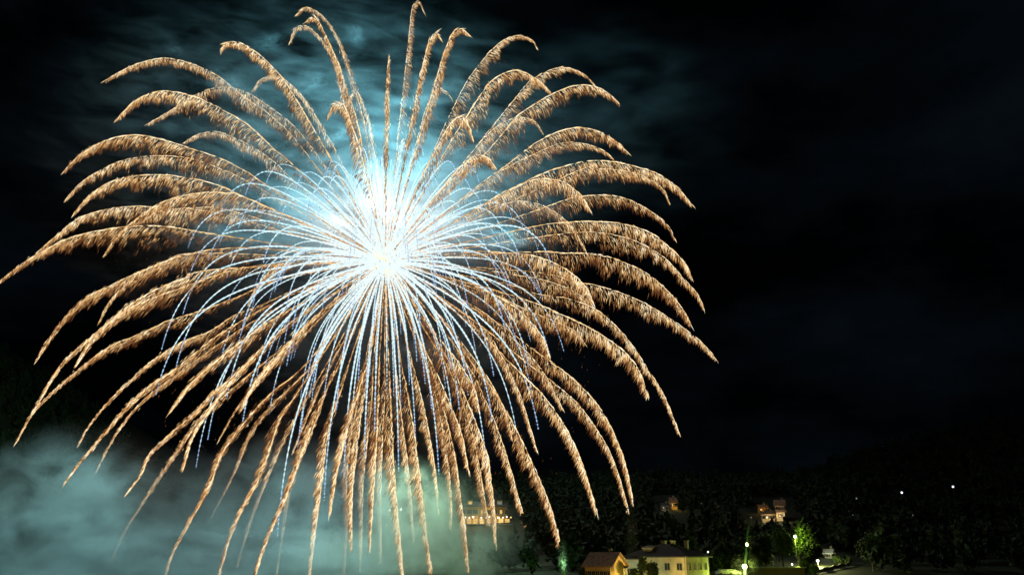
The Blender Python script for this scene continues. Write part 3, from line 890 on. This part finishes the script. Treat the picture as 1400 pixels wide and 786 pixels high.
# white stars: ballistic flights with drag, (tip x, tip y, fall in picture pixels)
WT = [(364,251,90),(300,294,110),(300,334,100),(257,339,110),(261,371,100),(221,478,150),(268,639,190),(213,540,150),
      (284,601,170),(332,576,140),(368,566,120),(379,734,200),(411,594,130),(443,684,170),(407,612,130),(498,626,130),
      (529,544,100),(545,644,140),(568,601,120),(600,648,150),(664,626,150),(673,576,120),(709,609,140),(736,587,130),
      (771,481,110),(752,489,115),(741,405,105),(755,366,105),(718,321,100),(723,503,120),(727,539,130),(675,514,110),
      (645,266,80),(623,236,70),(579,214,75),(554,210,62),(575,234,66),(493,216,70),(446,241,80),(454,246,80),
      (700,300,100),(690,330,100),(404,262,88),(335,268,100),(310,380,110),(345,420,110),(250,430,130),(240,505,150),
      (300,500,130),(330,455,110),(350,520,120),(392,500,100),(430,530,110),(460,560,110),(480,600,120),(512,590,110),
      (560,520,90),(590,560,110),(620,590,130),(640,540,115),(650,480,100),(690,450,100),(700,400,100),(640,420,90),
      (610,300,75),(660,290,90),(600,262,74),(520,226,66),(470,262,80),(420,290,90),(380,310,95),(360,360,95),
      (350,290,95),(326,312,100),(285,356,105),(432,268,85),(486,240,75),(508,250,70),(536,232,66),(562,262,72),
      (592,240,72),(636,310,88),(664,340,92),(610,380,80),(420,400,90),(400,450,100),(450,470,100),(490,520,100),
      (540,480,90),(575,450,90),(606,500,110),(628,560,125),(548,560,110),(470,650,150),(425,560,120),(310,545,140),
      (680,380,98),(712,360,102),(655,250,86)]
WT = [(a, b, c) for (a, b, c) in WT][:100]


def white_trail(tx, ty, fall, k, big=True):
    fall = fall * 1.0
    D = np.array([tx - CENTRE_PX[0], ty - CENTRE_PX[1] - fall])
    kk = 2.4
    u = np.linspace(0, 1, 90)
    s = (1 - np.exp(-kk * u)) / (1 - math.exp(-kk))
    P = np.array(CENTRE_PX) + D * s[:, None] + np.array([0, 1.0]) * (fall * u ** 2)[:, None]
    Rw = 96.0
    d2 = np.linalg.norm(D) * MPP
    dep = math.sqrt(max(Rw ** 2 - d2 ** 2, 12 ** 2)) * (-1 if k % 2 else 1) * rng.uniform(0.5, 1.0)
    n = len(P)
    T = np.array([at(P[i, 0], P[i, 1], YB + dep * s[i]) for i in range(n)])
    # strands of the burning star: solid near the shell, beaded toward the end
    tan = np.gradient(T, axis=0); ln = np.linalg.norm(tan, axis=1)
    arc = np.r_[0, np.cumsum(np.linalg.norm(np.diff(T, axis=0), axis=1))]
    total = arc[-1]
    pos = []; a = 1.5
    while a < total:
        f = a / total
        L1 = 3.2 if f < 0.74 else max(0.9, 3.2 - 9.0 * (f - 0.74))
        gap = 0.0 if f < 0.74 else 0.5 * (f - 0.6) * 2.2
        if f > 0.74: L1 *= rng.uniform(0.6, 1.5); gap *= rng.uniform(0.5, 1.7)
        pos.append((a, min(a + L1, total)))
        a += L1 * 0.82 + gap
    pos = np.array(pos)
    A = np.stack([np.interp(pos[:, 0], arc, T[:, c]) for c in range(3)], 1)
    B = np.stack([np.interp(pos[:, 1], arc, T[:, c]) for c in range(3)], 1)
    f = pos[:, 0] / total
    heat = np.clip(1.05 - 0.28 * sm((f - 0.25) / 0.4) - 0.45 * sm((f - 0.74) / 0.26) + rng.normal(size=len(f)) * 0.08, 0.05, 1)
    rr = (0.68 - 0.34 * f) * (1.0 if big else 0.72) * rng.uniform(0.85, 1.15)
    B2 = A + (B - A) * (1.12 + 0.7 * (1 - sm((f - 0.60) / 0.16)))[:, None]
    V1, F1, H1 = strokes(A, B2, rr, heat, heat)
    if not big: return V1 - CB, F1, H1
    mesh_np('star_trail', V1 - CB, F1, WHITE, white, H1)


for k, (a, b, c) in enumerate(WT): white_trail(a, b, c, k)
# more stars than could be told apart, crowding the upper dome: one part
dome = []
g2 = np.random.default_rng(5)
for k in range(110):
    a = g2.uniform(0, 2 * math.pi); rr_ = g2.uniform(60, 225)
    dx, dy = math.cos(a) * rr_, math.sin(a) * rr_ * 0.85
    fall = g2.uniform(60, 105)
    dome.append(white_trail(CENTRE_PX[0] + dx, CENTRE_PX[1] + dy * 0.9 + fall * 0.5, fall, k, False))
Vs, Fs, Hs, o_ = [], [], [], 0
for v_, f_, h_ in dome: Vs.append(v_); Fs.append(f_ + o_); Hs.append(h_); o_ += len(v_)
dm = mesh_np('fine_star_trails', np.concatenate(Vs), np.concatenate(Fs), WHITE, white, np.concatenate(Hs)); dm['kind'] = 'stuff'

# sparse dim glitter between the trails
n = 2600
dirs = rng.normal(size=(n, 3)); dirs /= np.linalg.norm(dirs, axis=1)[:, None]
gp = dirs * (RAD * 0.75 * rng.random((n, 1)) ** 0.6); gp[:, 2] -= rng.random(n) * 25
V1, F1, H1 = strokes(gp, gp + np.array([[-0.2, 0, -1.0]]) * rng.uniform(0.5, 1.6, (n, 1)), rng.uniform(0.05, 0.13, n), rng.uniform(0.05, 0.4, n), rng.uniform(0.0, 0.2, n))
gl = mesh_np('stray_sparks', V1, F1, GOLD, gold, H1); gl['kind'] = 'stuff'
# glowing heart of the shell
n = 700
dirs = rng.normal(size=(n, 3)); dirs /= np.linalg.norm(dirs, axis=1)[:, None]
V1, F1, H1 = strokes(dirs * 0.5, dirs * rng.uniform(3, 11, (n, 1)), rng.uniform(0.10, 0.2, n), rng.uniform(0.75, 1, n), rng.uniform(0.4, 0.8, n))
mesh_np('burst_heart', V1, F1, GOLD, gold, H1)

# point light for the burst itself, plus fill lights added for smoke and hill
LCOL = (0.45, 0.86, 1.0)
def aimed_fill_spot(loc, target, col, energy, cone, size=5.0):
    l = bpy.data.lights.new('burst_fill_light', 'SPOT'); l.color = col; l.energy = energy; l.shadow_soft_size = size
    l.spot_size = R(cone); l.spot_blend = 1.0
    o = bpy.data.objects.new('burst_fill_light', l); C.objects.link(o); o.parent = white; o.location = loc
    d = Vector(target) - Vector(loc)
    o.rotation_euler = d.to_track_quat('-Z', 'Y').to_euler()
    return o


point_light(white, (0, 0, 0), LCOL, 3.0e5, 4.0, 'burst_fill_light')
for (x, y, z) in ((-55, -25, 15), (55, -15, 15), (0, -20, 50), (0, -30, -10)):
    aimed_fill_spot((x, y, z), (x * 1.1, y + 60, z + 85), (0.15, 0.60, 0.74), 1.5e6, 140)  # added spots turned up and back: smoke lit, ground left dark
aimed_fill_spot((0, -50, -50), (-50, -55, -150), (0.32, 0.80, 0.82), 0.9e6, 110)  # this and the next two: fill spots added for the low smoke
aimed_fill_spot((-100, -40, -55), (-150, -45, -150), (0.36, 0.80, 0.80), 6.0e5, 110)
aimed_fill_spot((25, -50, -70), (25, -58, -150), (0.46, 0.90, 0.60), 5.0e5, 90)
aimed_fill_spot((-150, 80, -60), (-450, 330, -90), (0.50, 0.95, 0.60), 3.5e5, 80)  # added greenish spot that brightens the left hill
aimed_fill_spot((0, -20, -10), (0, 45, -60), (0.10, 0.60, 0.75), 4.0e5, 110)  # added teal fill for the smoke below the heart
for p_ in ((-24, 12, 22), (-6, 12, 30), (26, 12, 18), (12, 12, 28), (0, 12, 10)):
    point_light(white, p_, (0.88, 0.96, 1.0), 8.5e4, 3.0, 'burst_fill_light')  # extra points added to whiten the core smoke

# ------------------------------------------------------------------ rising flares
def comet(px0, py0, px1, py1, Y, wid, n, h0, h1, label, name='rising_flare', taper=True):
    A = at(px0, py0, Y); B = at(px1, py1, Y)
    o = empty(name, A); tag(o, label, 'flare', 'green flares rising from the village')
    s = rng.random(n) ** (2.0 if taper else 1.0)
    c = A + (B - A) * s[:, None]
    w = wid * (1 - 0.75 * s) if taper else np.full(n, wid)
    p0 = c + rng.normal(size=(n, 3)) * np.array([1, 1, 0.2]) * (w * 0.5)[:, None]
    d = (B - A) / np.linalg.norm(B - A)
    l = rng.uniform(0.8, 2.2, n)
    heat = np.clip(h0 + (h1 - h0) * np.sqrt(s) + rng.normal(size=n) * 0.06, 0.0, 1)
    V1, F1, H1 = strokes(p0, p0 + d * l[:, None], rng.uniform(0.03, 0.075, n), heat, heat * 0.8)
    mesh_np('spark_column', V1 - A, F1, GREEN, o, H1)
    return o


fl = comet(1018, 786, 1023, 716, 216, 0.32, 520, 1.0, 0.0, 'tall thin green flare rising above the brightest lamp')
hd = at(1021.2, 744, 216) - at(1018, 786, 216)
MB().ball(tuple(hd), 0.34, 12, 8, 1.5).build('bright_star', M['lamp_green'], fl, smooth=True)
fl = comet(772, 800, 768, 758, 250, 0.8, 200, 0.7, 0.0, 'short green flare left of the ochre house')
point_light(fl, (-0.5, -1.5, 6.0), (0.45, 1.0, 0.40), 4.0e3, 0.6, 'flare_light')

# ------------------------------------------------------------------ smoke
def smoke(px, py, Y, rx, ry, rz, mat, label, rot=0.0):
    """a closed cloud of smoke, an ellipsoid rx, ry, rz metres in half size"""
    b = MB().ball((0, 0, 0), 1.0, 28, 16)
    o = b.build('smoke', mat); p = at(px, py, Y)
    o.location = tuple(float(c) for c in p); o.scale = (rx, ry, rz); o.rotation_euler = (0, rot, 0)
    return tag(o, label, kind='stuff')


smoke(430, 225, 395, 190, 60, 135, smoke_mat('drifting_smoke', 0.026, 5.0, 0.50, 0.70, (0.8, 1.0, 1.6), edge=0.15, distort=1.6, seed=3.1, detail=5),
      'thin streaky teal-lit smoke drifting behind the burst', rot=R(12))
smoke(820, 170, 455, 110, 50, 95, smoke_mat('far_smoke', 0.006, 3.2, 0.45, 0.75, (0.8, 1.0, 1.6), edge=0.1, distort=0.5, seed=8.3, detail=3),
      'faint grey smoke fading into the dark sky right of the burst')
smoke(515, 285, 390, 78, 30, 44, smoke_mat('core_smoke', 0.07, 3.0, 0.36, 0.68, (0.9, 1, 1.4), edge=0.1, distort=0.5, seed=1.3, detail=3),
      'bright white smoke glowing around the heart of the burst')
smoke(508, 250, 366, 13, 10, 17, smoke_mat('white_puff', 0.07, 1.6, 0.30, 0.62, edge=0.2, distort=0.6, seed=5.0, detail=3),
      'dense white smoke puff standing just above the heart of the burst')
smoke(415, 275, 374, 32, 14, 15, smoke_mat('white_puff_left', 0.018, 1.8, 0.34, 0.66, edge=0.1, distort=0.7, seed=9.7, detail=3),
      'white smoke puff at the upper left of the burst heart', rot=R(20))
lm = smoke_mat('low_smoke', 0.085, 2.9, 0.43, 0.60, (1, 1, 1.1), edge=0.1, distort=0.9, seed=2.2, detail=5)
for (px, py, Y, rx, ry, rz, rot, lab) in (
        (70, 715, 350, 60, 32, 46, -10, 'dim smoke billow at the lower left corner'),
        (215, 740, 345, 58, 32, 42, 10, 'teal smoke billow rising at the lower left'),
        (360, 715, 350, 52, 30, 42, -8, 'bright teal smoke billow under the falling trails'),
        (475, 735, 340, 50, 28, 42, 14, 'bright teal smoke billow left of the hotel'),
        (606, 766, 282, 36, 24, 33, 35, 'greenish smoke billow below the hotel'),
        (330, 792, 300, 115, 26, 27, 0, 'low smoke lying along the bottom edge'),
        (565, 700, 300, 26, 18, 20, 40, 'pale smoke billow drifting up beside the hotel')):
    smoke(px, py, Y, rx, ry, rz, lm, lab, rot=R(rot))
smoke(1018, 772, 217, 4.2, 3.0, 3.6, smoke_mat('lamp_halo_smoke', 0.09, 1.4, 0.30, 0.70, edge=0.0, distort=0.3, seed=4.4, detail=2),
      'thin smoke added as a green glow round the brightest lamp')  # puff added to give the lamp a soft halo
smoke(864, 730, 197, 2.1, 1.6, 9.5, smoke_mat('streak_smoke', 0.05, 1.6, 0.25, 0.75, (1, 1, 0.6), edge=0.0, distort=0.3, seed=7.4, detail=2),
      'faint green light streak over the turquoise-lit annex, shaped from smoke')  # beam of light imitated by a slim added smoke column
smoke(770, 765, 250, 1.9, 1.9, 8.0, smoke_mat('flare_smoke_left', 0.06, 1.6, 0.25, 0.75, (1, 1, 0.6), edge=0.0, distort=0.3, seed=2.4, detail=2),
      'green-lit smoke round the short flare left of the ochre house')
smoke(1022, 735, 218, 1.3, 1.3, 9.0, smoke_mat('flare_smoke_thin', 0.05, 1.6, 0.25, 0.75, (1, 1, 0.6), edge=0.0, distort=0.3, seed=0.4, detail=2),
      'thin green smoke trailing along the tall flare')
wm = smoke_mat('wisp', 0.075, 2.2, 0.44, 0.72, (0.9, 1, 1.4), edge=0.0, distort=1.6, seed=12.0, detail=4)
for (px, py, rx, rz, rot, lab) in ((240, 68, 8, 5, 30, 'small curled smoke wisp at the upper left'), (366, 58, 13, 8, -20, 'faint smoke wisps left of the tallest gold trails'),
                                   (487, 48, 7, 11, -25, 'pale smoke wisp between the tall gold trails'), (458, 188, 11, 6, -20, 'bright teal smoke wisp above the white core'),
                                   (310, 110, 17, 8, 25, 'soft smoke wisps among the upper left gold trails'), (425, 115, 14, 10, -30, 'soft smoke wisps under the tall left trails'),
                                   (235, 360, 20, 7, -12, 'teal smoke streaks among the left gold trails'), (300, 492, 22, 8, -10, 'teal smoke streaks below the left white trails'),
                                   (290, 318, 17, 9, 10, 'teal smoke glowing behind the left white trails'), (690, 330, 22, 12, 10, 'teal smoke glowing behind the right white trails')):
    smoke(px, py, 362, rx, 8, rz, wm, lab, rot=R(rot))
smoke(530, 500, 400, 110, 40, 78, smoke_mat('low_burst_smoke', 0.010, 3.6, 0.44, 0.72, (0.9, 1, 1.5), edge=0.0, distort=1.0, seed=15.1, detail=4),
      'faint teal smoke behind the falling trails below the burst heart')
